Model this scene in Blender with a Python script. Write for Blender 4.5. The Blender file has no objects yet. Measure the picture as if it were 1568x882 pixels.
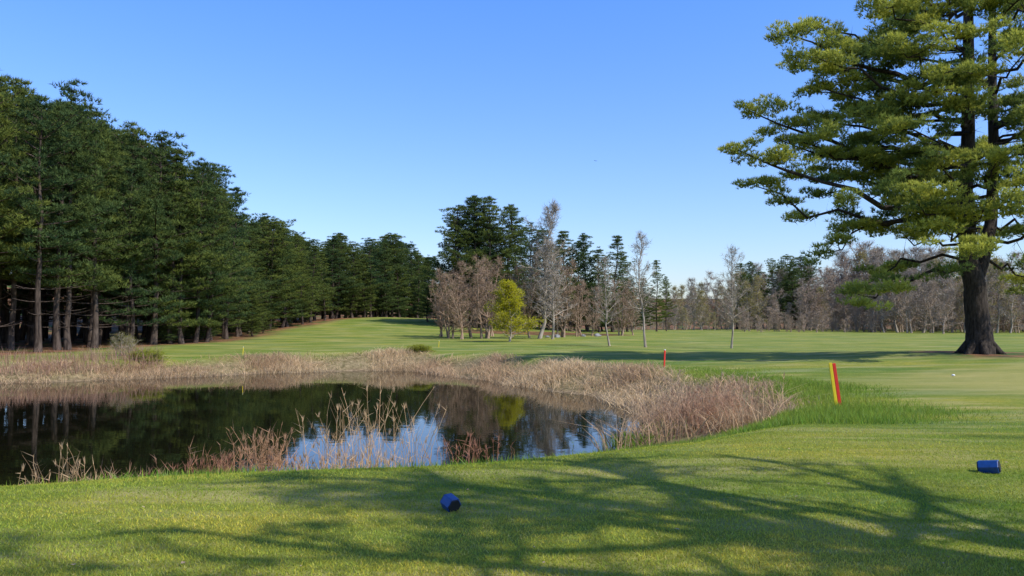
import bpy, math, numpy as np, bmesh
from mathutils import Vector
rng=np.random.default_rng(7)
EYE=1.65; F=1219.0; HY=490.0
def px2x(px,d): return (px-784)/F*d
def py2z(py,d): return EYE+(HY-py)*d/F
scene=bpy.context.scene
COL=scene.collection
scene.view_settings.view_transform='Standard'; scene.view_settings.look='None'
scene.view_settings.exposure=0; scene.view_settings.gamma=1

# ---------------------------------------------------------------- utils
def sstep(a,b,x):
    t=np.clip((x-a)/(b-a),0,1); return t*t*(3-2*t)
def wav(x,y,s=1.0,seed=0):
    r=np.random.default_rng(seed); v=0; 
    for i in range(7):
        a=r.uniform(0,6.28); f=r.uniform(0.5,1.8)/s; p=r.uniform(0,6.28)
        v=v+np.sin((x*np.cos(a)+y*np.sin(a))*f+p)
    return v/3.0
POND=[(-30,10.5),(-14,11.6),(-8,12.7),(-3.8,14.3),(-1.1,15.8),(1.4,17.6),(2.6,18.6),(3.6,19.8),(4.1,21.8),(4.0,26),(3.1,30.5),(1.9,32.7),(0,36),(-1.0,38.9),(-3.2,41.5),(-4.8,45.5),(-8.6,46.7),(-13.8,43.8),(-18.2,40),(-23.6,36.7),(-34,34),(-46,31),(-50,18)]
P=np.array(POND,float)
for _ in range(2):
    Q=np.roll(P,-1,0); P=np.stack([P*.75+Q*.25,P*.25+Q*.75],1).reshape(-1,2)
def pond_s(x,y):
    x=np.asarray(x,float).ravel(); y=np.asarray(y,float).ravel()
    out=np.empty(len(x)); 
    A=P; B=np.roll(P,-1,0)
    for s0 in range(0,len(x),20000):
        X=x[s0:s0+20000,None]; Y=y[s0:s0+20000,None]
        dx=B[:,0]-A[:,0]; dy=B[:,1]-A[:,1]
        t=np.clip(((X-A[:,0])*dx+(Y-A[:,1])*dy)/(dx*dx+dy*dy),0,1)
        d=np.sqrt((X-A[:,0]-t*dx)**2+(Y-A[:,1]-t*dy)**2).min(1)
        c=((A[:,1]>Y)!=(B[:,1]>Y))&(X<dx*(Y-A[:,1])/np.where(dy==0,1e-9,dy)+A[:,0])
        out[s0:s0+20000]=np.where(c.sum(1)%2==1,-d,d)
    return out+0.22*wav(x,y,0.7,3)
WZ=-1.30
FE_Y=[0,45,55,65,78,95,125,140,152,175]; FE_X=[-36,-32,-30,-28,-27,-30,-27,-21,-15,-6]
def fedge(y): return np.interp(y,FE_Y,FE_X)
def baseH(x,y):
    h=-0.38*sstep(9,20,y)
    h=h+2.5*np.exp(-((x+24)/26)**2-((y-138)/34)**2)
    h=h+0.5*np.exp(-((x-22)/11)**2-((y-37)/11)**2)
    h=h+0.10*wav(x,y,14,5)*sstep(20,50,y)+0.025*wav(x,y,2.5,6)*sstep(4,12,y)
    h=h+9*np.maximum(sstep(185,260,y),sstep(25,80,fedge(y)-x)*(y>-40))
    return h
def ground_z(x,y,s=None):
    x=np.asarray(x,float); y=np.asarray(y,float); sh=x.shape
    x=x.ravel(); y=y.ravel()
    if s is None: s=pond_s(x,y)
    H=baseH(x,y)
    wn=np.interp(x,[-8,-1,3,6],[5.0,6.5,6.5,4.5])
    k=sstep(0,1,np.clip((24-y)/8,0,1))
    w=wn*k+3.6*(1-k)
    t=np.clip(s/w,0,1); f=t*t*(3-2*t)*0.7+0.3*t
    z=WZ+(H-WZ)*f
    z=np.where(s<0,WZ+np.maximum(s*0.35,-1.2),z)
    return z.reshape(sh)
def gz(x,y): return float(ground_z(np.array([x]),np.array([y]))[0])

# ---------------------------------------------------------------- materials
def newmat(name):
    m=bpy.data.materials.new(name); m.use_nodes=True; nt=m.node_tree; nt.nodes.clear(); return m,nt
class NT:
    def __init__(s,nt): s.nt=nt
    def n(s,t,**kw):
        x=s.nt.nodes.new(t)
        for k,v in kw.items(): setattr(x,k,v)
        return x
    def l(s,a,b): s.nt.links.new(a,b)
    def noise(s,vec,scale,detail=4,rough=.55):
        x=s.n('ShaderNodeTexNoise'); x.inputs['Scale'].default_value=scale; x.inputs['Detail'].default_value=detail; x.inputs['Roughness'].default_value=rough
        if vec is not None: s.l(vec,x.inputs['Vector'])
        return x.outputs['Fac']
    def ramp(s,fac,a,b,ca=(0,0,0,1),cb=(1,1,1,1)):
        x=s.n('ShaderNodeValToRGB'); e=x.color_ramp.elements
        e[0].position=a; e[1].position=b; e[0].color=ca; e[1].color=cb; s.l(fac,x.inputs[0]); return x.outputs[0]
    def mix(s,fac,a,b,mode='MIX'):
        x=s.n('ShaderNodeMix',data_type='RGBA',blend_type=mode)
        for v,i in ((fac,0),(a,6),(b,7)):
            if isinstance(v,(int,float)): x.inputs[i].default_value=v
            elif isinstance(v,tuple): x.inputs[i].default_value=v if len(v)==4 else (*v,1)
            else: s.l(v,x.inputs[i])
        return x.outputs[2]
    def mapping(s,vec,scale,rot=(0,0,0)):
        x=s.n('ShaderNodeMapping'); x.inputs['Scale'].default_value=scale; x.inputs['Rotation'].default_value=rot; s.l(vec,x.inputs[0]); return x.outputs[0]

def grass_color(N,pos,k=1.0,fine_on=True):
    big=N.noise(N.mapping(pos,(.10,.28,.1)),1.0,3)
    med=N.noise(N.mapping(pos,(.6,1.1,.6)),1.0,3,.6)
    c=N.mix(N.ramp(big,.40,.62),(0.175*k,0.225*k,0.028*k),(0.345*k,0.32*k,0.048*k))
    c=N.mix(N.ramp(med,.38,.72),c,(0.195*k,0.25*k,0.035*k))
    if fine_on:
        fine=N.noise(pos,9,3,.7)
        c=N.mix(N.ramp(fine,.3,.75),N.mix(1.0,c,(.68,.72,.66),'MULTIPLY'),N.mix(1.0,c,(1.25,1.2,1.3),'MULTIPLY'))
        pt=N.noise(N.mapping(pos,(.22,.9,.3)),1.0,5,.7)
        c=N.mix(N.ramp(pt,.48,.66),c,(.42*k,.36*k,.13*k))
        pd=N.noise(N.mapping(pos,(.07,.3,.3)),1.3,4,.65)
        c=N.mix(N.ramp(pd,.47,.60),c,N.mix(1.0,c,(.62,.80,.8),'MULTIPLY'))
    return c

def ground_material():
    m,nt=newmat('ground_grass'); N=NT(nt)
    pos=N.n('ShaderNodeNewGeometry').outputs['Position']
    at=N.n('ShaderNodeAttribute',attribute_name='zone'); sep=N.n('ShaderNodeSeparateColor'); N.l(at.outputs['Color'],sep.inputs[0])
    g=grass_color(N,pos,.88)
    g=N.mix(sep.outputs[2],g,N.mix(N.noise(pos,2.5,5,.7),(.25,.235,.055),(.42,.36,.13)))
    rb=N.mix(N.ramp(N.noise(pos,4,5,.75),.35,.65),(0.09,.062,.03),(0.36,.26,.15))
    g=N.mix(sep.outputs[1],g,rb)
    ff=N.mix(N.ramp(N.noise(pos,.9,5,.7),.35,.65),(0.045,.028,.016),(0.32,.15,.07))
    ff=N.mix(N.ramp(N.noise(pos,.35,4),.52,.6),ff,(.07,.10,.02))
    g=N.mix(sep.outputs[0],g,ff)
    b=N.n('ShaderNodeBsdfPrincipled'); b.inputs['Roughness'].default_value=.85; b.inputs['Specular IOR Level'].default_value=.1
    N.l(g,b.inputs['Base Color'])
    bp=N.n('ShaderNodeBump'); bp.inputs['Strength'].default_value=.9; bp.inputs['Distance'].default_value=.03
    N.l(N.noise(pos,24,4,.75),bp.inputs['Height']); N.l(bp.outputs[0],b.inputs['Normal'])
    o=N.n('ShaderNodeOutputMaterial'); N.l(b.outputs[0],o.inputs[0]); return m
def blade_material(name,use_grass=True):
    m,nt=newmat(name); N=NT(nt)
    pos=N.n('ShaderNodeNewGeometry').outputs['Position']
    at=N.n('ShaderNodeAttribute',attribute_name='col').outputs['Color']
    c=N.mix(1.0,grass_color(N,pos,1.55,False),at,'MULTIPLY') if use_grass else at
    d=N.n('ShaderNodeBsdfDiffuse'); t=N.n('ShaderNodeBsdfTranslucent'); mx=N.n('ShaderNodeMixShader'); mx.inputs[0].default_value=.4
    N.l(c,d.inputs[0]); N.l(c,t.inputs[0]); N.l(d.outputs[0],mx.inputs[1]); N.l(t.outputs[0],mx.inputs[2])
    o=N.n('ShaderNodeOutputMaterial'); N.l(mx.outputs[0],o.inputs[0]); return m
def foliage_material(name,tr=.3,rand=True):
    m,nt=newmat(name); N=NT(nt)
    at=N.n('ShaderNodeAttribute',attribute_name='col').outputs['Color']
    c=at
    if rand:
        oi=N.n('ShaderNodeObjectInfo')
        c=N.mix(oi.outputs['Random'],N.mix(1.0,at,(.66,.86,1.15),'MULTIPLY'),N.mix(1.0,at,(1.4,1.3,1.0),'MULTIPLY'))
    d=N.n('ShaderNodeBsdfDiffuse')
    t=N.n('ShaderNodeBsdfTranslucent'); mx=N.n('ShaderNodeMixShader'); mx.inputs[0].default_value=tr
    N.l(c,d.inputs[0]); N.l(c,t.inputs[0]); N.l(d.outputs[0],mx.inputs[1]); N.l(t.outputs[0],mx.inputs[2])
    o=N.n('ShaderNodeOutputMaterial'); N.l(mx.outputs[0],o.inputs[0]); return m
def bark_material(name,a,b,sc=3,bump=True):
    m,nt=newmat(name); N=NT(nt)
    pos=N.n('ShaderNodeTexCoord').outputs['Object']
    f=N.noise(N.mapping(pos,(sc*2.2,sc*2.2,sc*.45)),1.0,5 if bump else 1,.7)
    p=N.n('ShaderNodeBsdfPrincipled'); p.inputs['Roughness'].default_value=.9; p.inputs['Specular IOR Level'].default_value=.15
    if not bump: p=N.n('ShaderNodeBsdfDiffuse')
    N.l(N.ramp(f,.3,.7,(*a,1),(*b,1)),p.inputs[0])
    if bump:
        bp=N.n('ShaderNodeBump'); bp.inputs['Strength'].default_value=1; bp.inputs['Distance'].default_value=.08; N.l(f,bp.inputs['Height']); N.l(bp.outputs[0],p.inputs['Normal'])
    o=N.n('ShaderNodeOutputMaterial'); N.l(p.outputs[0],o.inputs[0]); return m
def plain(name,c,rough=.5,var=.25,sc=12):
    m,nt=newmat(name); N=NT(nt)
    pos=N.n('ShaderNodeTexCoord').outputs['Object']
    f=N.noise(pos,sc,5,.65)
    p=N.n('ShaderNodeBsdfPrincipled'); p.inputs['Roughness'].default_value=rough
    N.l(N.ramp(f,.3,.7,tuple(v*(1-var) for v in c)+(1,),tuple(min(1,v*(1+var)) for v in c)+(1,)),p.inputs[0])
    bp=N.n('ShaderNodeBump'); bp.inputs['Strength'].default_value=.2; bp.inputs['Distance'].default_value=.01; N.l(f,bp.inputs['Height']); N.l(bp.outputs[0],p.inputs['Normal'])
    o=N.n('ShaderNodeOutputMaterial'); N.l(p.outputs[0],o.inputs[0]); return m
M_ground=ground_material()
M_blade=blade_material('grass_blades'); M_reed=blade_material('dry_reeds',False)
M_needle=foliage_material('pine_needles'); M_leaf=foliage_material('spring_leaves',.45,False); M_needleh=foliage_material('pine_needles_sunny',.35,False)
M_bark=bark_material('pine_bark',(.010,.008,.006),(.085,.065,.05),5)
M_barkf=bark_material('stand_bark',(.04,.03,.024),(.12,.09,.07),3,False)
M_grey=bark_material('grey_bark',(.22,.175,.135),(.46,.39,.31),3,False)
M_brown=bark_material('brown_twigs',(.24,.155,.10),(.42,.30,.205),3,False)
M_haze=bark_material('far_twigs',(.27,.195,.14),(.45,.35,.26),3,False)

# ---------------------------------------------------------------- mesh builder
class MB:
    def __init__(s): s.V=[];s.F=[];s.C=[];s.M=[];s.n=0
    def add(s,V,Fc,mat=0,col=(1,1,1)):
        V=np.asarray(V,np.float32); Fc=np.asarray(Fc,np.int32)
        C=np.empty((len(V),4),np.float32); C[:,3]=1; C[:,:3]=col
        s.V.append(V); s.F.append(Fc+s.n); s.C.append(C); s.M.append(np.full(len(Fc),mat,np.int32)); s.n+=len(V)
    def tris(s,T,mat=0,col=(1,1,1)):
        n=len(T); c=np.asarray(col,np.float32)
        if c.ndim==2: c=np.repeat(c,3,0)
        s.add(T.reshape(-1,3),np.arange(n*3).reshape(-1,3),mat,c)
    def mesh(s,name,mats,smooth=()):
        V=np.concatenate(s.V);Fc=np.concatenate(s.F);C=np.concatenate(s.C);M=np.concatenate(s.M)
        me=bpy.data.meshes.new(name)
        me.vertices.add(len(V)); me.vertices.foreach_set('co',V.ravel())
        me.loops.add(Fc.size); me.loops.foreach_set('vertex_index',Fc.ravel())
        me.polygons.add(len(Fc)); me.polygons.foreach_set('loop_start',np.arange(0,Fc.size,3,dtype=np.int32))
        me.polygons.foreach_set('material_index',M)
        me.polygons.foreach_set('use_smooth',np.isin(M,list(smooth)))
        a=me.color_attributes.new('col','FLOAT_COLOR','POINT'); a.data.foreach_set('color',C.ravel())
        for m in mats: me.materials.append(m)
        me.update(calc_edges=True); return me
def obj(name,me,loc=(0,0,0),rz=0,sc=1,parent=None):
    o=bpy.data.objects.new(name,me); o.location=loc; o.rotation_euler=(0,0,rz)
    o.scale=(sc,sc,sc) if isinstance(sc,(int,float)) else sc
    COL.objects.link(o)
    if parent: o.parent=parent
    return o
def empty(name,loc=(0,0,0)):
    e=bpy.data.objects.new(name,None); e.location=loc; e.empty_display_size=.3; COL.objects.link(e); return e
def tube(pts,rad,k=6):
    pts=np.asarray(pts,float); n=len(pts); rad=np.asarray(rad,float)
    d=np.gradient(pts,axis=0); d/=np.linalg.norm(d,axis=1)[:,None]+1e-9
    ref=np.array([0,0,1.]) if abs(d[0,2])<.8 else np.array([1.,0,0])
    u=np.cross(d,ref); u/=np.linalg.norm(u,axis=1)[:,None]+1e-9; v=np.cross(d,u)
    a=np.arange(k)/k*2*np.pi
    V=(pts[:,None]+rad[:,None,None]*(np.cos(a)[None,:,None]*u[:,None]+np.sin(a)[None,:,None]*v[:,None])).reshape(-1,3)
    i=np.arange(n-1)[:,None]*k; j=np.arange(k)[None]; j2=(j+1)%k
    A=i+j;B=i+j2;C=i+k+j2;D=i+k+j
    return V,np.concatenate([np.stack([A,B,C],-1).reshape(-1,3),np.stack([A,C,D],-1).reshape(-1,3)])
def unit(a): return a/(np.linalg.norm(a,axis=-1,keepdims=True)+1e-9)
def spikes(base,dirs,L,W,r):
    side=unit(np.cross(dirs,r.normal(size=dirs.shape)))
    return np.stack([base+side*W[:,None]/2,base-side*W[:,None]/2,base+dirs*L[:,None]],1)
def pads(mb,cent,rad,r,nt=14,k=5,L=.35,W=.07,flat=.38,c0=(.030,.058,.026),c1=(.17,.20,.05),mat=1,up=.55):
    cent=np.asarray(cent);rad=np.asarray(rad);n=len(cent)
    u=unit(r.normal(size=(n,nt,3)))*r.uniform(.25,1,(n,nt,1))**.5
    tc=cent[:,None]+u*rad[:,None,None]*np.array([1,1,flat])
    td=unit(u*np.array([1,1,.5])+np.array([0,0,up]))
    nd=unit(td[:,:,None]+r.normal(size=(n,nt,k,3))*.55).reshape(-1,3)
    b=np.repeat(tc.reshape(-1,3),k,0)
    m=len(b); l=L*r.uniform(.6,1.25,m); w=W*r.uniform(.7,1.3,m)
    T=spikes(b,nd,l,w,r)
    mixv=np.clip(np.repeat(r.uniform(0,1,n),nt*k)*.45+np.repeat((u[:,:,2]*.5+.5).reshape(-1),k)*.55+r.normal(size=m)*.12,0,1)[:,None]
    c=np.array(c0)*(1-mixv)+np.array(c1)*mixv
    mb.tris(T,mat,c)
# ---------------------------------------------------------------- pines (stand trees)
def pine_mesh(name,seed,h=18.,R=3.4,cb=.28,p=.62,dens=1.):
    r=np.random.default_rng(seed); mb=MB()
    zs=np.linspace(0,h*.98,12); off=np.cumsum(r.normal(size=(12,2))*.10,0); off[0]=0
    tp=np.c_[off,zs]; tr=.02+.19*(1-zs/h)**.9; tr[0]*=1.35
    mb.add(*tube(tp,tr,7),0)
    def tx(z): return np.array([np.interp(z,zs,off[:,0]),np.interp(z,zs,off[:,1]),z])
    z=h*.10; C=[];Rr=[]
    lob=r.uniform(0,6.28,3)
    while z<h-.4:
        t=(z-cb*h)/(h-cb*h)
        nb=r.integers(4,7)
        a0=r.uniform(0,6.28)
        wr=r.uniform(.55,1.2)
        for i in range(nb):
            a=a0+i*6.28/nb+r.normal()*.25
            if t<0:
                if r.random()<.5: continue
                ln=r.uniform(.8,2.6); up=-.05
            else:
                if r.random()<.18: continue
                prof=max(.06,(1-t)**p)*min(1,.62+1.4*t)
                prof*=1+.28*math.sin(a*2+lob[0]+z*.45)+.12*math.sin(a+lob[1]-z*.8)
                ln=R*prof*wr*r.uniform(.5,1.25)+.22; up=.04+.75*t**1.5
            s=tx(z); d=np.array([math.cos(a),math.sin(a),0])
            q=np.linspace(0,1,4)
            pts=s+d*(q*ln)[:,None]+np.array([0,0,1])*((up*q+(.2*q*q))*ln)[:,None]
            mb.add(*tube(pts,.05*(1-q*.8)*(ln/3)**.5+.008,3),0)
            if t<0: continue
            m=max(1,int(ln/.46*dens))
            for j in range(m):
                f=1-j/m*.8 if m>1 else 1
                if r.random()<.06: continue
                c=s+d*f*ln+np.array([0,0,(up*f+.2*f*f)*ln])
                lat=np.array([-d[1],d[0],0])*r.normal()*.42*min(1,ln*.4)
                C.append(c+lat+[0,0,.05]); Rr.append(r.uniform(.36,.68)*(.55+.45*min(1,ln/2.0)))
        z+=r.uniform(.62,1.02)*(1 if t<.75 else .72)
    for zz in (.965,.98,.995): C.append(tx(h*zz)+[r.normal()*.05,r.normal()*.05,(zz-.98)*h]); Rr.append(.22)
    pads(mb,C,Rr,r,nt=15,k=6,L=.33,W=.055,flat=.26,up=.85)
    return mb.mesh(name,[M_barkf,M_needle],(0,))
# ---------------------------------------------------------------- bare trees
def bare_mesh(name,seed,h=9.,spread=.33,trunk=.11,mat=None,clear=.18,lev=(34,8,7),asc=.9,tw=(.45,.022),thick=1.,stems=1,leaf=None,padsp=None):
    r=np.random.default_rng(seed); mb=MB(); TB=[];TD=[];TL=[];PE=[]
    for st in range(stems):
        lean=r.normal(size=2)*(.16 if stems>1 else .02)*h
        sp=np.r_[r.normal(size=2)*(.25 if stems>1 else 0),0.]
        hh=h*(r.uniform(.75,1) if st else 1)
        q=np.linspace(0,1,9); wob=np.cumsum(r.normal(size=(9,2))*.012*h,0); wob[0]=0
        tp=sp+np.c_[lean[0]*q**1.3+wob[:,0],lean[1]*q**1.3+wob[:,1],q*hh]
        tr=trunk*(1-q*.93)**.9; tr[0]*=1.3
        mb.add(*tube(tp,tr,7),0)
        def at(f): return np.array([np.interp(f,q,tp[:,i]) for i in range(3)])
        n1=lev[0]//stems
        for i in range(n1):
            f=clear+(1-clear)*((i+r.random())/n1)*.97
            a=i*2.4+r.normal()*.3; t=(f-clear)/(1-clear)
            ln=hh*spread*(math.sin(min(1,t*1.25+.22)*math.pi)**.6 if t<.62 else (1-t)**.75*1.45)*r.uniform(.65,1.15)+.15
            ln=max(ln,.25)
            el=math.radians(np.clip(r.normal(28+35*t,9),5,80))*asc
            d=np.array([math.cos(a)*math.cos(el),math.sin(a)*math.cos(el),math.sin(el)])
            s=at(f); pts=[s]; dd=d.copy(); ns=6
            for k in range(ns):
                dd=unit(dd+r.normal(size=3)*.16+np.array([0,0,.07])); pts.append(pts[-1]+dd*ln/ns)
            pts=np.array(pts); r0=trunk*.38*thick*(1-f*.55)*(ln/(hh*spread)+.25)
            qq=np.linspace(0,1,ns+1); mb.add(*tube(pts,r0*(1-qq*.85)+.004,4),0)
            for j in range(lev[1]):
                g=r.uniform(.15,1); b=np.array([np.interp(g,qq,pts[:,c]) for c in range(3)])
                d2=unit(unit(pts[-1]-pts[0])+r.normal(size=3)*.65+np.array([0,0,.15])); l2=ln*.42*r.uniform(.4,1.1)*(1.1-g*.5)
                p2=[b];dd=d2
                for k in range(3):
                    dd=unit(dd+r.normal(size=3)*.22+np.array([0,0,.05])); p2.append(p2[-1]+dd*l2/3)
                p2=np.array(p2); mb.add(*tube(p2,r0*.4*np.linspace(1,.25,4)+.003,3),0)
                PE.append(p2[-1])
                m=lev[2]; gg=r.uniform(.1,1,m)
                bb=np.stack([np.interp(gg,np.linspace(0,1,4),p2[:,c]) for c in range(3)],1)
                TB.append(bb); TD.append(unit(d2+r.normal(size=(m,3))*.7)); TL.append(r.uniform(.4,1.2,m)*tw[0])
    TB=np.concatenate(TB);TD=np.concatenate(TD);TL=np.concatenate(TL)
    mb.tris(spikes(TB,TD,TL,np.full(len(TB),tw[1]),r),0)
    e=TB+TD*TL[:,None]*.5
    mb.tris(spikes(e,unit(TD+r.normal(size=TD.shape)*.7),TL*.6,np.full(len(TB),tw[1]*.8),r),0)
    mats=[mat or M_grey]
    if leaf:
        ends=np.concatenate([TB+TD*TL[:,None],e]); kk=leaf[0]
        b=np.repeat(ends,kk,0)+r.normal(size=(len(ends)*kk,3))*.10
        dd=unit(r.normal(size=b.shape)+np.array([0,0,.3])); n=len(b)
        t=r.random((n,1)); c=np.array(leaf[1])*(1-t)+np.array(leaf[2])*t
        mb.tris(spikes(b,dd,leaf[3]*r.uniform(.6,1.3,n),np.full(n,leaf[3]*.6),r),1,c); mats.append(M_leaf)
    if padsp:
        PE=np.array(PE)[r.random(len(PE))<padsp[0]]
        pads(mb,PE,r.uniform(.35,.8,len(PE))*padsp[1],r,nt=22,k=6,L=.24,W=.06); mats.append(M_needle)
    return mb.mesh(name,mats,(0,))

# ---------------------------------------------------------------- GROUND
def axis(a,b,c0,s0,n):
    lo=np.arcsinh((a-c0)/s0); hi=np.arcsinh((b-c0)/s0)
    return c0+s0*np.sinh(np.linspace(lo,hi,n))
gx=axis(-900,900,0,14,460); gy=axis(-300,1500,20,16,480)
GX,GY=np.meshgrid(gx,gy); s=pond_s(GX,GY); fx=GX.ravel(); fy=GY.ravel()
GZ=ground_z(fx,fy,s)
V=np.c_[fx,fy,GZ].astype(np.float32); nx=len(gx); ny=len(gy)
i=np.arange(ny-1)[:,None]*nx; j=np.arange(nx-1)[None]; a=(i+j).ravel()
Fq=np.stack([a,a+1,a+nx+1,a+nx],1).astype(np.int32)
me=bpy.data.meshes.new('ground'); me.vertices.add(len(V)); me.vertices.foreach_set('co',V.ravel())
me.loops.add(Fq.size); me.loops.foreach_set('vertex_index',Fq.ravel()); me.polygons.add(len(Fq)); me.polygons.foreach_set('loop_start',np.arange(0,Fq.size,4,dtype=np.int32))
me.polygons.foreach_set('use_smooth',np.ones(len(Fq),bool))
def reed_mask(x,y,s):
    far=sstep(23,27,y)*(1-sstep(2.0+1.2*wav(x,y,2,9),3.6+1.2*wav(x,y,2,9),s))
    east=sstep(1.0,2.2,x)*sstep(17.5,19.5,y)*(1-sstep(36,42,y))*(1-sstep(2.6,4.0,s+.8*wav(x,y,1.3,11)))
    return np.maximum(far,east)
zone=np.zeros((len(V),4),np.float32); zone[:,3]=1
fe=fedge(fy)
zone[:,0]=np.maximum(sstep(2.5,-1,fx-fe+1.2*wav(fx,fy,4,21))*(fy>15), sstep(165,172,fy))
zone[:,0]=np.maximum(zone[:,0],1-sstep(2.2,4.2,np.hypot(fx-21.8,fy-36.2)+.5*wav(fx,fy,1.5,4)))
cen=((fx-4)/12)**2+((fy-104)/7)**2; zone[:,0]=np.maximum(zone[:,0],1-sstep(.8,1.15,cen))
zone[:,1]=np.maximum(reed_mask(fx,fy,s)*.85,1-sstep(.3,1.0,s))
zone[:,2]=(1-sstep(.3,1.4,((fx-20)/9)**2+((fy-25)/5.5)**2+.25*wav(fx,fy,3,61)))*.8
at=me.color_attributes.new('zone','FLOAT_COLOR','POINT'); at.data.foreach_set('color',zone.ravel())
me.materials.append(M_ground); me.update(calc_edges=True); obj('ground',me)

# ---------------------------------------------------------------- WATER
mw,nt=newmat('pond_water'); N=NT(nt); pos=N.n('ShaderNodeNewGeometry').outputs['Position']
b=N.n('ShaderNodeBsdfPrincipled'); b.inputs['Base Color'].default_value=(.006,.006,.003,1); b.inputs['Roughness'].default_value=.015; b.inputs['IOR'].default_value=1.34
bp=N.n('ShaderNodeBump'); bp.inputs['Strength'].default_value=.03; bp.inputs['Distance'].default_value=.05
N.l(N.noise(N.mapping(pos,(1.0,2.4,1)),1.2,3,.5),bp.inputs['Height']); N.l(bp.outputs[0],b.inputs['Normal'])
o=N.n('ShaderNodeOutputMaterial'); N.l(b.outputs[0],o.inputs[0])
me=bpy.data.meshes.new('pond_water'); me.from_pydata([(-60,8,WZ),(8,8,WZ),(8,50,WZ),(-60,50,WZ)],[],[(0,1,2,3)]); me.materials.append(mw)
obj('pond_water',me)

# ---------------------------------------------------------------- GRASS BLADES
def blades(name,x,y,hmin,hmax,w,lean,cfun,mat,seg=1,embed=.01):
    r=np.random.default_rng(len(x)); n=len(x)
    z=ground_z(x,y)-embed
    B=np.c_[x,y,z]; a=r.uniform(0,6.28,n); H=r.uniform(hmin,hmax,n) if hmax is not None else hmin*r.uniform(.6,1.15,n)
    sd=np.c_[np.cos(a),np.sin(a),np.zeros(n)]*(w*r.uniform(.6,1.4,n))[:,None]/2
    la=r.uniform(0,6.28,n); lv=np.c_[np.cos(la),np.sin(la),np.zeros(n)]*(np.abs(r.normal(size=n))*lean*H)[:,None]
    up=np.array([0,0,1.]); c=cfun(r,n)
    mb=MB()
    if seg==1: mb.tris(np.stack([B-sd,B+sd,B+lv+up*H[:,None]],1),0,c)
    else:
        m=B+lv*.35+up*(H*.55)[:,None]; t=B+lv*1.1+up*H[:,None]
        mb.tris(np.stack([B-sd,B+sd,m+sd*.8],1),0,c); mb.tris(np.stack([B-sd,m+sd*.8,m-sd*.8],1),0,c); mb.tris(np.stack([m-sd*.8,m+sd*.8,t],1),0,c*1.08)
    return obj(name,mb.mesh(name,[mat]))
def gcol(r,n):
    v=r.uniform(.7,1.35,(n,1)); y=r.uniform(-.12,.25,(n,1)); c=np.c_[v*(1+y),v,v*(1-y*.3)]
    dead=r.random(n)<.10; c[dead]=np.array([1.5,1.25,2.6])*r.uniform(.7,1.1,(dead.sum(),1)); return c
n=430000; d=4.3+17*rng.random(n)**1.7; u=rng.uniform(-.72,.72,n)
x=u*d; y=d; s=pond_s(x,y); k=(s>2.2)&(rng.random(n)<1-sstep(9,21,d)); x,y=x[k],y[k]
def tcol(r,n):
    c=gcol(r,n); t=np.clip(.5+.55*wav(x,y,.35,91)+.5*wav(x,y,1.1,92),0,1)[:,None]
    return c*(np.array([.80,.86,.82])*(1-t)+np.array([1.18,1.10,1.2])*t)
blades('mown_grass',x,y,.010,.030,.008,.9,tcol,M_blade,embed=.002)
x=rng.uniform(-14,9,150000); y=rng.uniform(5,23,150000); s=pond_s(x,y)
lim=np.interp(x,[-8,-1,3,6],[4.2,4.9,4.2,3.2])
k=(s>.1)&(s<lim+.6*wav(x,y,.8,2)+rng.normal(size=len(x))*.35)&~((reed_mask(x,y,s)>.5)&(rng.random(len(x))<.93)); x,y=x[k],y[k]
blades('bank_grass',x,y,.04,.14,.012,.6,lambda r,n:gcol(r,n)*np.array([.54,.75,.75]),M_blade,seg=1)
x=rng.uniform(4,16,120000); y=rng.uniform(14,36,120000); s=pond_s(x,y)
pr=sstep(2.6,3.6,s)*(1-sstep(4.2,7.0,s+.8*wav(x,y,2,8)))*(1-sstep(26,36,y))
k=rng.random(len(x))<pr; x,y,pr=x[k],y[k],pr[k]
blades('rough_grass',x,y,.05+.13*pr,None,.014,.7,lambda r,n:gcol(r,n)*np.array([.58,.76,.8]),M_blade)

# ---------------------------------------------------------------- REEDS
def rcol(base,v=.3):
    base=np.array(base)
    def f(r,n):
        c=base*r.uniform(1-v,1+v,(n,1)); g=r.random(n)<.12; c[g]=c[g]*np.array([.65,.45,.4]); return c
    return f
N0=330000
x=rng.uniform(-48,12,N0); y=rng.uniform(17,54,N0); s=pond_s(x,y); m=reed_mask(x,y,s)
cl=wav(x,y,.8,31)
k=(s>-.3)&(rng.random(N0)<m*(.68+.5*cl)); x,y,s=x[k],y[k],s[k]
hh=np.clip((.34+.22*wav(x,y,.9,33)+.14*wav(x,y,.35,34))*(1+.65*sstep(30,20,y)),.12,1.1)*np.where(s<3.0,1,.5)
def cf(r,n):
    t=np.clip(.42+.55*wav(x,y,2,35),0,1)[:,None]; c=(np.array([.72,.53,.31])*(1-t)+np.array([.49,.31,.185])*t)*r.uniform(.55,1.25,(n,1))
    g=(wav(x,y,1.6,37)>.75)&(r.random(n)<.5); c[g]=np.array([.24,.28,.06])*r.uniform(.7,1.2,(g.sum(),1)); return c
blades('dry_reeds',x,y,hh,None,.024,1.2,cf,M_reed,seg=2)
x=rng.uniform(-46,-16,26000); y=rng.uniform(33,46,26000); s=pond_s(x,y); k=(s>1.2)&(s<4.5)&(x<-19+2*wav(x,y,2,77)); x,y=x[k],y[k]
blades('dry_brush',x,y,.75+.25*wav(x,y,1.5,78),None,.016,.45,rcol((.44,.27,.19)),M_reed,seg=2)
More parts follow.
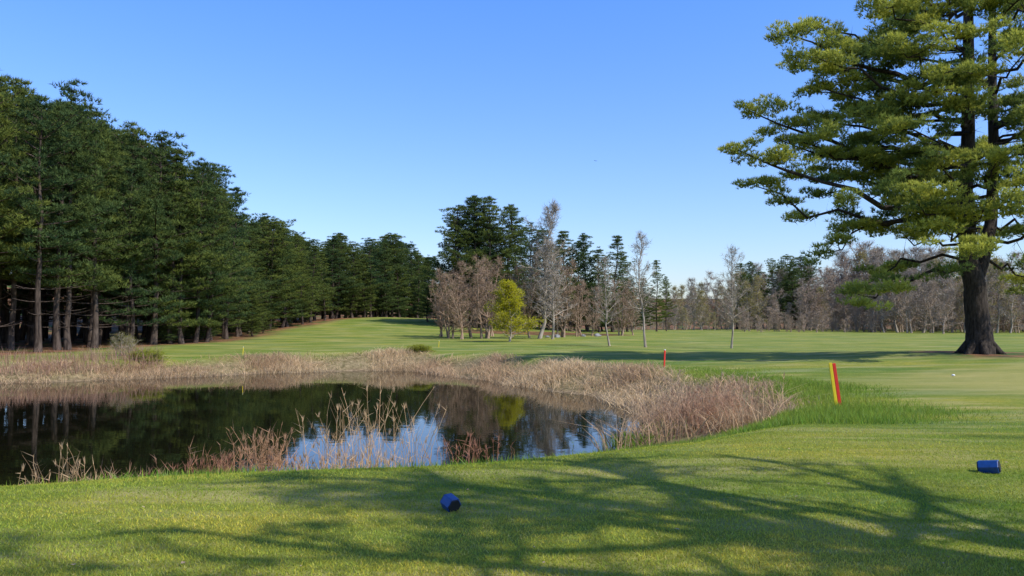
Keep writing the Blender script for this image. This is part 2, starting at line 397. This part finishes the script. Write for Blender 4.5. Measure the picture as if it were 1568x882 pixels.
def stemclump(name,cx,cy,rx,ry,n,h0,h1,col,seed,tw=5,w=.012):
    r=np.random.default_rng(seed); mb=MB()
    for _ in range(n):
        x=cx+r.normal()*rx; y=cy+r.normal()*ry; z=max(gz(x,y),WZ-.05)-.03
        h=r.uniform(h0,h1)*(1-.3*min(1,abs(x-cx)/(2*rx)))
        le=r.normal(size=2)*.22*h; q=np.linspace(0,1,6)
        pts=np.c_[x+le[0]*q**1.5+np.r_[0,r.normal(size=5)*.012],y+le[1]*q**1.5,z+h*q]
        c=np.array(col)*r.uniform(.65,1.25)
        mb.add(*tube(pts,w*.5*(1-q*.6),3),0,c)
        m=r.integers(tw//2,tw+2); g=r.uniform(.3,1,m)
        bb=np.stack([np.interp(g,q,pts[:,k]) for k in range(3)],1)
        dd=unit(np.c_[r.normal(size=(m,2))*.6,r.uniform(.2,1,m)])
        mb.tris(spikes(bb,dd,r.uniform(.06,.28,m),np.full(m,w*.9),r),0,c*.95)
        if r.random()<.4: mb.tris(spikes(np.repeat(pts[-1:]-[0,0,.08],5,0),unit(np.c_[r.normal(size=(5,2))*.25,np.ones(5)]),np.full(5,.13),np.full(5,.02),r),0,c*.8)
    return obj(name,mb.mesh(name,[M_reed]))
tan=(.75,.52,.29); brn=(.50,.25,.15)
for i,(px,d,rx,ry,n,h0,h1,c) in enumerate([
 (100,13.0,.22,.3,34,.5,1.05,tan),(160,13.2,.3,.3,16,.3,.6,tan),(215,13.4,.3,.3,34,.35,.75,(.6,.36,.22)),(330,13.8,.35,.3,110,.35,.75,brn),(405,14.0,.42,.3,120,.5,1.2,(.66,.39,.22)),
 (510,15,.35,.5,32,.8,1.7,tan),(575,15.4,.35,.5,46,.9,1.9,tan),(640,15.8,.3,.4,16,.6,1.5,tan),(715,16.4,.35,.3,34,.4,.85,brn),
 (530,14.5,.8,.3,110,.3,.65,tan)]):
    stemclump('dry_reed_clump',px2x(px,d),d,rx,ry,n,h0,h1,c,100+i)
for i,(px,d,n) in enumerate([(1045,20.5,150),(1080,20.2,190),(1110,21,120),(1025,22.5,100)]):
    stemclump('twiggy_shrub',px2x(px,d),d,.5,.5,n,.5,1.25,[(.64,.43,.27),(.60,.37,.23),(.68,.47,.30),(.62,.44,.29)][i],200+i,tw=8,w=.013)
stemclump('young_reeds',px2x(958,18.8),18.8,.35,.25,170,.15,.4,(.26,.38,.06),301,tw=1,w=.014)

# ---------------------------------------------------------------- PINE STANDS
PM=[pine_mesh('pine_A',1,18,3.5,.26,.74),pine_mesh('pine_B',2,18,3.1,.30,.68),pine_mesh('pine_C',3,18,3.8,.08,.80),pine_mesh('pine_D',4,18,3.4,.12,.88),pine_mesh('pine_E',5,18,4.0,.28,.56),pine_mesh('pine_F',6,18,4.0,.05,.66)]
SK=np.array([(-400,20),(-100,85),(0,118),(30,132),(100,138),(140,182),(190,198),(235,208),(270,248),(315,256),(350,292),(364,345),(410,332),(445,358),(480,370),(520,362),(560,368),(612,360),(640,385),(665,392)])
forest=empty('pine_forest',(0,0,0))
def plant(X,Y,top,par,var=None,wid=1.0,name='pine'):
    z=gz(X,Y)-.1; h=py2z(top,Y)-z
    if h<2.5: return
    m=PM[var if var is not None else rng.integers(0,6)]; sc=h/18
    w=sc*wid*rng.uniform(.85,1.15) 
    return obj(name,m,(X,Y,z),rng.uniform(0,6.28),(w,w,sc),par)
for row in range(7):
    Y=38+row*1.3
    while Y<172:
        X=float(fedge(Y))-row*4.0-1.5+rng.normal()*1.0
        if Y>140: X-=row*1.5
        yy=Y+row*2.2 if Y>90 else Y
        px=784+F*X/yy
        top=float(np.interp(px,SK[:,0],SK[:,1]))
        if px>355: top+=rng.uniform(-3,26)
        elif px>-60: top+= (rng.uniform(0,36) if row<2 else rng.uniform(6,60))
        if px>-420 and px<668: plant(X,yy,top,forest,wid=1.1 if px<355 else 1.35,var=(int(rng.choice([2,3,5])) if px>230 and row<2 else (int(rng.choice([0,1,4])) if row<4 and px<200 else None)))
        Y+=rng.uniform(3.2,5.2)*(1+.2*(Y>95))
for px,top,d,v in [(18,126,55,0),(60,152,52,4),(105,132,56,4),(140,175,60,0),(190,190,64,1),(236,205,66,4),(262,235,68,3),(300,248,70,5),(322,256,76,1),(347,290,78,3),(385,338,100,2),(410,330,104,4),(440,352,108,5),(482,368,122,1),(515,360,128,5),(540,372,130,2),(568,366,134,4),(612,360,142,5),(590,370,138,2),(640,390,146,2)]:
    plant(px2x(px,d),d,top,forest,v,1.1 if d<90 else 1.35)
for Y in np.arange(68,165,2.4):
    X=float(fedge(Y))-rng.uniform(-.5,6); plant(X,Y,HY-rng.uniform(20,60)*70/Y,forest,int(rng.choice([2,5])),2.0)
cg=empty('pine_grove',(0,0,0))
for px,top,d,v,w in [(706,316,112,5,1.35),(728,302,113,4,1.3),(748,305,113,0,1.4),(737,303,115,5,1.4),(772,316,114,5,1.3),(690,338,116,5,1.2),(655,392,122,2,1.1),(790,345,118,5,1.1),(840,352,122,5,1.2),(872,356,118,3,1.3),(900,360,118,5,1.3),(938,364,120,3,1.3),(918,380,116,2,1.2),(885,372,124,5,1.2),(858,366,126,2,1.2),(955,392,122,2,1.1),(815,350,124,5,1.2),(1005,400,132,3,1.),(985,425,135,2,1.1),(1020,425,140,0,1),(760,345,122,2,1.3),(720,350,122,2,1.3),(700,400,125,5,1.3),(800,400,126,2,1.3),(742,330,118,2,1.4)]:
    plant(px2x(px,d),d,top,cg,v,w)
for px in np.arange(670,970,12.): plant(px2x(px,128),128+rng.normal()*3,rng.uniform(415,450),cg,int(rng.choice([2,5])),1.7)
# ---------------------------------------------------------------- BARE TREES
BT=[bare_mesh('bare_A',11,9,.36,.12,M_brown,.06,(42,9,8),tw=(.55,.030),stems=3),bare_mesh('bare_B',12,9,.34,.11,M_brown,.08,(40,9,8),tw=(.55,.030),stems=2),
    bare_mesh('bare_C',13,12,.27,.16,M_grey,.14,(50,8,9),tw=(.6,.026)),bare_mesh('bare_D',14,8,.22,.085,M_grey,.28,(36,7,6),tw=(.4,.018)),bare_mesh('bare_E',15,8,.28,.085,M_grey,.24,(40,7,6),tw=(.4,.018))]
BH=[9,9,12,8,8]
def bare(px,top,d,v,w=1.):
    X=px2x(px,d); z=gz(X,d)-.05; h=py2z(top,d)-z; sc=h/BH[v]
    return obj('bare_tree',BT[v],(X,d,z),rng.uniform(0,6.28),(sc*w,sc*w,sc))
for a in [(690,412,84,0,1.1),(722,400,86,1,1.1),(742,395,82,0,1.1),(708,420,80,1,1.1),(826,314,82,2,1.),(846,372,80,2,1),(812,405,84,1,1),(858,398,88,0,1),
          (933,398,60,4,1),(988,358,57,3,1),(1119,383,56,4,.95),(885,430,92,0),(905,440,96,1),(950,430,100,0),(970,445,104,1),(676,430,88,0),(755,410,90,1)]: bare(*a)
me=bare_mesh('leafing',16,5,.42,.07,M_grey,.06,(46,8,6),tw=(.3,.015),leaf=(4,(.36,.35,.02),(.54,.48,.035),.10))
X=px2x(780,72); z=gz(X,72)-.05; obj('young_willow_tree',me,(X,72,z),1.,((py2z(437,72)-z)/5.*1.25,)*2+((py2z(437,72)-z)/5.,))
dl=empty('distant_treeline',(0,0,0))
BF=[bare_mesh('far_A',21,10,.30,.12,M_haze,.05,(36,8,6),tw=(.7,.038),stems=2),bare_mesh('far_B',22,10,.26,.12,M_grey,.10,(36,8,6),tw=(.7,.036)),
    bare_mesh('far_C',23,10,.30,.12,M_grey,.08,(34,8,5),tw=(.6,.04),leaf=(1,(.30,.26,.06),(.46,.38,.11),.16))]
SR=np.array([(1000,440),(1050,432),(1100,425),(1150,415),(1200,412),(1250,405),(1300,385),(1350,372),(1420,385),(1500,390),(1568,395),(1900,380)])
for row in range(4):
    px=960.+rng.uniform(0,15)
    while px<1950:
        d=150+row*10+rng.normal()*3-22*sstep(1250,1400,px)
        top=float(np.interp(px,SR[:,0],SR[:,1]))+rng.uniform(-12,36)+(3-row)*6
        v=int(rng.choice([0,1,1,2,2] if px<1150 else [0,0,1,1,2]))
        X=px2x(px,d); z=gz(X,d)-.1; sc=(py2z(top,d)-z)/10
        obj('bare_wood_tree',BF[v],(X,d,z),rng.uniform(0,6.28),(sc*1.15,sc*1.15,sc),dl)
        px+=rng.uniform(10,22)
for px,top,d,v in [(1128,405,165,3),(1145,402,170,5),(1185,398,160,4),(1205,392,162,5),(1225,393,164,5),(1240,398,168,4),(1195,405,158,2),(1215,402,158,2),(1165,415,170,2),(1395,420,170,0),(1480,410,175,1)]:
    plant(px2x(px,d),d,top,dl,v,1.3,'far_pine')
for px in np.arange(1140,1600,9.):
    d=138+rng.normal()*4; X=px2x(px,d); z=gz(X,d)-.1; sc=rng.uniform(.2,.45)
    obj('brush',BF[0],(X,d,z),rng.uniform(0,6.28),(sc*1.6,sc*1.6,sc),dl)
me=bare_mesh('bush',31,1.4,.6,.04,M_grey,.02,(40,8,6),tw=(.2,.012),stems=4,leaf=(1,(.22,.22,.06),(.36,.32,.10),.05))
X=px2x(186,46); obj('budding_bush',me,(X,46,gz(X,46)),0,.8)
me2=bare_mesh('bush2',32,1.,.8,.03,M_grey,.02,(40,8,6),tw=(.2,.012),stems=4,leaf=(3,(.22,.26,.03),(.40,.40,.06),.07))
X=px2x(224,43); obj('green_bush',me2,(X,43,gz(X,43)-.1),0,(1.3,1.0,.45))
X=px2x(645,50); obj('green_bush',me2,(X,50,gz(X,50)-.1),1,(1.1,1.0,.38))

# ---------------------------------------------------------------- HERO PINE
def hero():
    r=np.random.default_rng(77); mb=MB(); D=36.; bx=px2x(1498,D); z0=gz(bx,D)-.15
    K=D/F
    def W(px,py,dy=0): return np.array([(px-784)*K-bx,dy,py2z(py,D)-z0])
    tr=np.array([W(1498,545),W(1500,530),W(1497,490),W(1492,440),W(1484,380),W(1482,300),W(1488,200),W(1492,80),W(1495,-60),W(1500,-240)])
    rr=[.80,.60,.50,.46,.38,.32,.28,.24,.17,.04]
    q=np.linspace(0,9,40); T=np.stack([np.interp(q,range(10),tr[:,i]) for i in range(3)],1); R_=np.interp(q,range(10),rr)
    T[3:]+=r.normal(size=(37,3))*[.03,.03,0]
    mb.add(*tube(T,R_,14),0)
    for i in range(7):
        a=i*.9+r.normal()*.15; mb.add(*tube([np.array([0,0,.7])+[math.cos(a)*.35,math.sin(a)*.35,0],[math.cos(a)*.8,math.sin(a)*.8,.18],[math.cos(a)*1.2,math.sin(a)*1.2,-.05]],[.22,.17,.06],6),0)
    st2=np.array([W(1492,440),W(1512,400,.4),W(1538,340,.9),W(1552,240,1.2),W(1556,120,1.4),W(1562,-40,1.5),W(1568,-180,1.4)]); r2=[.3,.33,.27,.24,.2,.14,.03]
    q=np.linspace(0,6,22); T2=np.stack([np.interp(q,range(7),st2[:,i]) for i in range(3)],1); mb.add(*tube(T2,np.interp(q,range(7),r2),10),0)
    C=[];Rr=[];G=[]
    stems=[T,T2]
    def onstem(z,prefer):
        S=stems[prefer]; z=np.clip(z,S[:,2].min(),S[:,2].max()-.1); return np.array([np.interp(z,S[:,2],S[:,i]) for i in range(3)])
    def limb(tip,pref=0,dens=1.,sag=0.):
        hd=np.hypot(tip[0]-T[10,0],tip[1])
        zs=tip[2]-hd*.22 if tip[2]>5.5 else tip[2]+hd*.28
        zs=max(zs,3.2); s=onstem(zs,pref); q=np.linspace(0,1,9)
        v=tip-s; ln=np.linalg.norm(v)
        pts=s+v*q[:,None]+np.array([0,0,1])*((np.sin(q*np.pi)*(-.05 if tip[2]>5.5 else .08)+sag)*ln)[:,None]
        pts[1:-1]+=r.normal(size=(7,3))*.035*ln**.5*2
        r0=.03+.0135*ln
        mb.add(*tube(pts,r0*(1-q*.85),6),0)
        lat=unit(np.cross(v,[0,0,1]))
        nc=max(2,int(ln*.78*dens)+1)
        for j in range(nc):
            f=1-.74*(j/nc)**1.05
            b=np.array([np.interp(f,q,pts[:,i]) for i in range(3)])
            w=(1.05-f)*ln*.42+.35
            o=lat*r.normal()*w*.8+unit(v)*r.uniform(.0,.4)+np.array([0,0,r.uniform(.0,.4)])
            c=b+o if j else pts[-1]
            mb.add(*tube([b,b+o*.5+[0,0,-.06],c],[.035,.025,.012],3),0)
            ax=unit(o+unit(v)*.6)
            for k in range(5):
                cc=c+ax*r.uniform(-.6,.5)+lat*r.normal()*.42+np.array([0,0,r.normal()*.11])
                C.append(cc); Rr.append(r.uniform(.36,.68)); G.append(f)
        m=16; g=r.uniform(.15,.9,m); bb=np.stack([np.interp(g,q,pts[:,i]) for i in range(3)],1)
        mb.tris(spikes(bb,unit(r.normal(size=(m,3))+[0,0,.1]),r.uniform(.4,1.3,m),np.full(m,.03),r),0)
    tips=[(1122,235,-1),(1168,278,1),(1150,160,.5),(1192,58,-1),(1262,18,1),(1225,105,-2),(1330,98,-3),(1280,150,3),(1330,215,-3.5),(1285,245,2),(1400,82,-4),(1335,312,-4),(1385,345,2),(1430,328,-4.5),(1405,398,-5),(1500,205,-5.5),(1450,262,-4.5),(1300,465,-1),(1275,385,1.5),(1345,440,2.5),(1560,335,-4),(1545,150,-4.5),(1440,25,-3),(1550,60,-2),(1320,20,-2),(1250,60,3),(1220,190,2.5),(1380,150,-4),(1400,210,4),(1350,-30,0),(1300,-60,-2),(1480,120,-5),(1600,250,-3),(1640,380,-1),(1620,440,1),(1390,260,-2.5),
          (1300,180,-1),(1360,60,1),(1260,130,0),(1350,250,1),(1320,130,2),(1400,20,2),(1420,140,-2),(1230,215,0),(1520,20,-4),(1480,300,-4.5),(1530,270,-4.5)]
    for px,py,dy in tips: limb(W(px,py,dy),1 if px>1530 else 0, 1.0)
    for i in range(44):
        a=r.uniform(-.35,1)*math.pi if i%3 else r.uniform(0,6.28)
        h=r.uniform(5.5,23.5); t=(h-4)/20; rad=r.uniform(3.0,6.8)*(1-t**2.2*.75)
        limb(np.array([math.cos(a)*rad,math.sin(a)*rad,h]),int(math.cos(a)>.3),.7)
    C=np.array(C);Rr=np.array(Rr);G=np.array(G)
    o=G>.62   # sunlit look put into the colour: outer pads brighter, yellower than inner ones
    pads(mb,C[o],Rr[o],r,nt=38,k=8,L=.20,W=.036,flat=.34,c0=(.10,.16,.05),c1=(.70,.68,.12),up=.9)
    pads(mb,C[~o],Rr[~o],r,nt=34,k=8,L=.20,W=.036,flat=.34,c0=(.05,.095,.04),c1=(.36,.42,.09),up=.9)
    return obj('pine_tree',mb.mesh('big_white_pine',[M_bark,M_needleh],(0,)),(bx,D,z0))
hero()
# ---------------------------------------------------------------- SHADE TREES (right of / behind the viewer)
me=bare_mesh('oak',41,14,.46,.32,M_grey,.30,(26,9,9),asc=.6,tw=(.7,.03),thick=1.9,padsp=(.13,.8))
obj('shade_tree',me,(10.5,1.4,gz(10.5,1.4)-.1),.6)
obj('shade_tree',me,(8.2,-3.6,gz(8.2,-3.6)-.1),3.6,1.05)
me=bare_mesh('oak2',42,17,.40,.38,M_grey,.25,(28,8,6),tw=(.8,.035),thick=2.0,padsp=(.22,.9))
obj('shade_tree',me,(21.5,2.5,gz(21.5,2.5)-.1),2.4)
obj('shade_tree',me,(28,7,gz(28,7)-.1),.4)

# ---------------------------------------------------------------- small objects
def box(name,sx,sy,sz,mat,bev=.008):
    bm=bmesh.new(); bmesh.ops.create_cube(bm,size=1); bmesh.ops.scale(bm,vec=(sx,sy,sz),verts=bm.verts); bmesh.ops.translate(bm,vec=(0,0,sz/2),verts=bm.verts)
    bmesh.ops.bevel(bm,geom=bm.edges[:],offset=bev,segments=2,affect='EDGES')
    me=bpy.data.meshes.new(name); bm.to_mesh(me); bm.free(); me.materials.append(mat); return me
M_yel=plain('yellow_paint',(.80,.60,.02),.45,.1); M_red=plain('red_paint',(.75,.035,.02),.45,.1); M_blue=plain('blue_paint',(.010,.055,.22),.35,.25,20); M_blk=plain('black_rubber',(.012,.012,.014),.6,.2)
M_white=plain('white_plastic',(.75,.75,.72),.4,.08); M_rock=plain('granite',(.24,.23,.22),.85,.35,3); M_leafd=plain('dead_leaf',(.34,.24,.14),.8,.4)
X=px2x(1281,19); st=empty('hazard_stake',(X,19,gz(X,19)-.02)); st.rotation_euler=(0,math.radians(-7),math.radians(-10))
obj('yellow_slat',box('yellow_slat',.075,.045,1.06,M_yel),(-.04,0,0),parent=st); obj('red_slat',box('red_slat',.075,.045,1.04,M_red),(.04,.004,0),parent=st)
def small_stake(name,px,d,h,mat,w=.08):
    X=px2x(px,d); e=empty(name,(X,d,gz(X,d)-.02)); e.rotation_euler=(0,.06,.3)
    obj('post',box('post',w,.05,h,mat),(0,0,0),parent=e); obj('cap',box('cap',w+.006,.056,.04,M_white),(0,0,h-.03),parent=e)
small_stake('red_stake',1016,33,.75,M_red,.06); small_stake('yellow_stake',373,47,.5,M_yel,.035); small_stake('yellow_stake',672,58,.5,M_yel,.035)
def tee_marker(px,d,R,L,rz,tilt):
    X=px2x(px,d); e=empty('tee_marker',(X,d,gz(X,d)+R*.80)); e.rotation_euler=(tilt,tilt*.6,0)
    bm=bmesh.new(); bmesh.ops.create_cone(bm,cap_ends=True,segments=6,radius1=R,radius2=R,depth=L)
    bmesh.ops.bevel(bm,geom=bm.edges[:],offset=R*.06,segments=1,affect='EDGES')
    me=bpy.data.meshes.new('hex_body'); bm.to_mesh(me); bm.free(); me.materials.append(M_blue)
    o=obj('hex_body',me,parent=e); o.rotation_euler=(math.pi/2,math.radians(30),rz)
    dx,dy=math.sin(rz),-math.cos(rz)
    for sgn in (-1,1):
        bm=bmesh.new(); bmesh.ops.create_cone(bm,cap_ends=True,segments=6,radius1=R*.86,radius2=R*.8,depth=.012)
        me=bpy.data.meshes.new('end_cap'); bm.to_mesh(me); bm.free(); me.materials.append(M_blk)
        c=obj('end_cap',me,(sgn*dx*(L/2+.004),sgn*dy*(L/2+.004),0),parent=e); c.rotation_euler=(math.pi/2,math.radians(30),rz)
    bm=bmesh.new(); bmesh.ops.create_cone(bm,cap_ends=True,segments=8,radius1=.004,radius2=.01,depth=.1)
    me=bpy.data.meshes.new('spike'); bm.to_mesh(me); bm.free(); me.materials.append(M_blk); obj('spike',me,(0,0,-R-.02),parent=e)
tee_marker(691,6.95,.075,.12,math.radians(38),.22); tee_marker(1508,8.65,.078,.19,math.radians(52),-.12)
X=px2x(1457,27); bm=bmesh.new(); bmesh.ops.create_icosphere(bm,subdivisions=3,radius=.055)
for v in bm.verts: v.co.z=v.co.z*.75 if v.co.z>0 else v.co.z*.5
me=bpy.data.meshes.new('white_tee_marker'); bm.to_mesh(me); bm.free(); me.materials.append(M_white); obj('white_tee_marker',me,(X,27,gz(X,27)+.03))
mb=MB(); r=np.random.default_rng(5)
for _ in range(70):
    d=r.uniform(5,11); x=r.uniform(-.6,.62)*d; z=gz(x,d)+.018; a=r.uniform(0,6.28); L=r.uniform(.010,.028)
    c=np.array([x,d,z]); p=[c+L*np.array([math.cos(a+t)*f,math.sin(a+t)*f*.7,r.uniform(0,.5)]) for t,f in ((0,1),(1.5,.6),(3.1,1),(4.6,.6))]
    mb.add(p,[(0,1,2),(0,2,3)],0)
obj('fallen_leaves',mb.mesh('fallen_leaves',[M_leafd]))
def rock(name,X,Y,sz,seed):
    r=np.random.default_rng(seed); bm=bmesh.new(); bmesh.ops.create_icosphere(bm,subdivisions=3,radius=1)
    ph=r.uniform(0,6,(4,3))
    for v in bm.verts:
        c=v.co; k=1+.14*math.sin(c.x*3+ph[0,0])+.12*math.sin(c.y*4+ph[1,0])+.1*math.sin(c.z*5+ph[2,0]+c.x*3); v.co=Vector((c.x*sz*k,c.y*sz*.7*k,c.z*sz*.6*k))
    me=bpy.data.meshes.new(name); bm.to_mesh(me); bm.free(); me.materials.append(M_rock); obj(name,me,(X,Y,gz(X,Y)+sz*.1),r.uniform(0,6))
for i,(px,d,sz) in enumerate([(838,86,.3),(852,87,.45),(893,92,.35),(915,93,.45)]): rock('boulder',px2x(px,d),d,sz,i)
mb=MB(); mb.add([(0,-.16,0),(.05,0,.02),(0,.2,0),(-.05,0,.02),(0,0,-.05)],[(0,1,3),(1,2,3),(0,4,1),(1,4,2),(2,4,3),(3,4,0)],0)
mb.add([(.03,-.06,.01),(.03,.07,.01),(.35,.0,.13),(.62,.05,.06)],[(0,1,2),(2,1,3)],0); mb.add([(-.03,-.06,.01),(-.03,.07,.01),(-.35,.0,.13),(-.62,.05,.06)],[(1,0,2),(1,2,3)],0)
obj('bird',mb.mesh('bird',[M_blk]),(px2x(913,150),150,py2z(245,150)),.7,.8)

# ---------------------------------------------------------------- LIGHT / SKY / CAMERA
el=math.radians(47); sd=Vector((.86*math.cos(el),-.51*math.cos(el),math.sin(el))).normalized()
L=bpy.data.lights.new('sun','SUN'); L.energy=5; L.angle=math.radians(.5); L.color=(1,.96,.89)
lo=bpy.data.objects.new('sun',L); COL.objects.link(lo); lo.rotation_euler=(-sd).to_track_quat('-Z','Y').to_euler(); lo.location=(30,-20,40)
w=bpy.data.worlds.new('World'); scene.world=w; w.use_nodes=True; nt=w.node_tree; bg=nt.nodes['Background']; N=NT(nt)
sk=nt.nodes.new('ShaderNodeTexSky'); sk.sky_type='NISHITA'; sk.sun_disc=False; sk.sun_elevation=el; sk.sun_rotation=math.atan2(sd.x,sd.y); sk.dust_density=.5; sk.ozone_density=1.6; sk.air_density=1.0
tc=N.n('ShaderNodeTexCoord'); sx=N.n('ShaderNodeSeparateXYZ'); N.l(tc.outputs['Generated'],sx.inputs[0])
rp=N.n('ShaderNodeValToRGB'); cr=rp.color_ramp; N.l(sx.outputs[2],rp.inputs[0])
cr.elements[0].position=0; cr.elements[0].color=(1.02,1.05,1.25,1); cr.elements[1].position=.38; cr.elements[1].color=(.76,1.22,2.0,1)
e=cr.elements.new(.18); e.color=(.92,1.14,1.6,1); e=cr.elements.new(1.0); e.color=(.75,.95,1.3,1)
N.l(N.mix(1.0,sk.outputs[0],rp.outputs[0],'MULTIPLY'),bg.inputs[0]); bg.inputs[1].default_value=.14
cam=bpy.data.cameras.new('camera'); cam.lens=28; cam.sensor_width=36; cam.clip_end=4000; co=bpy.data.objects.new('camera',cam); COL.objects.link(co)
co.location=(0,0,EYE); co.rotation_euler=(math.radians(92.3),0,0); scene.camera=co
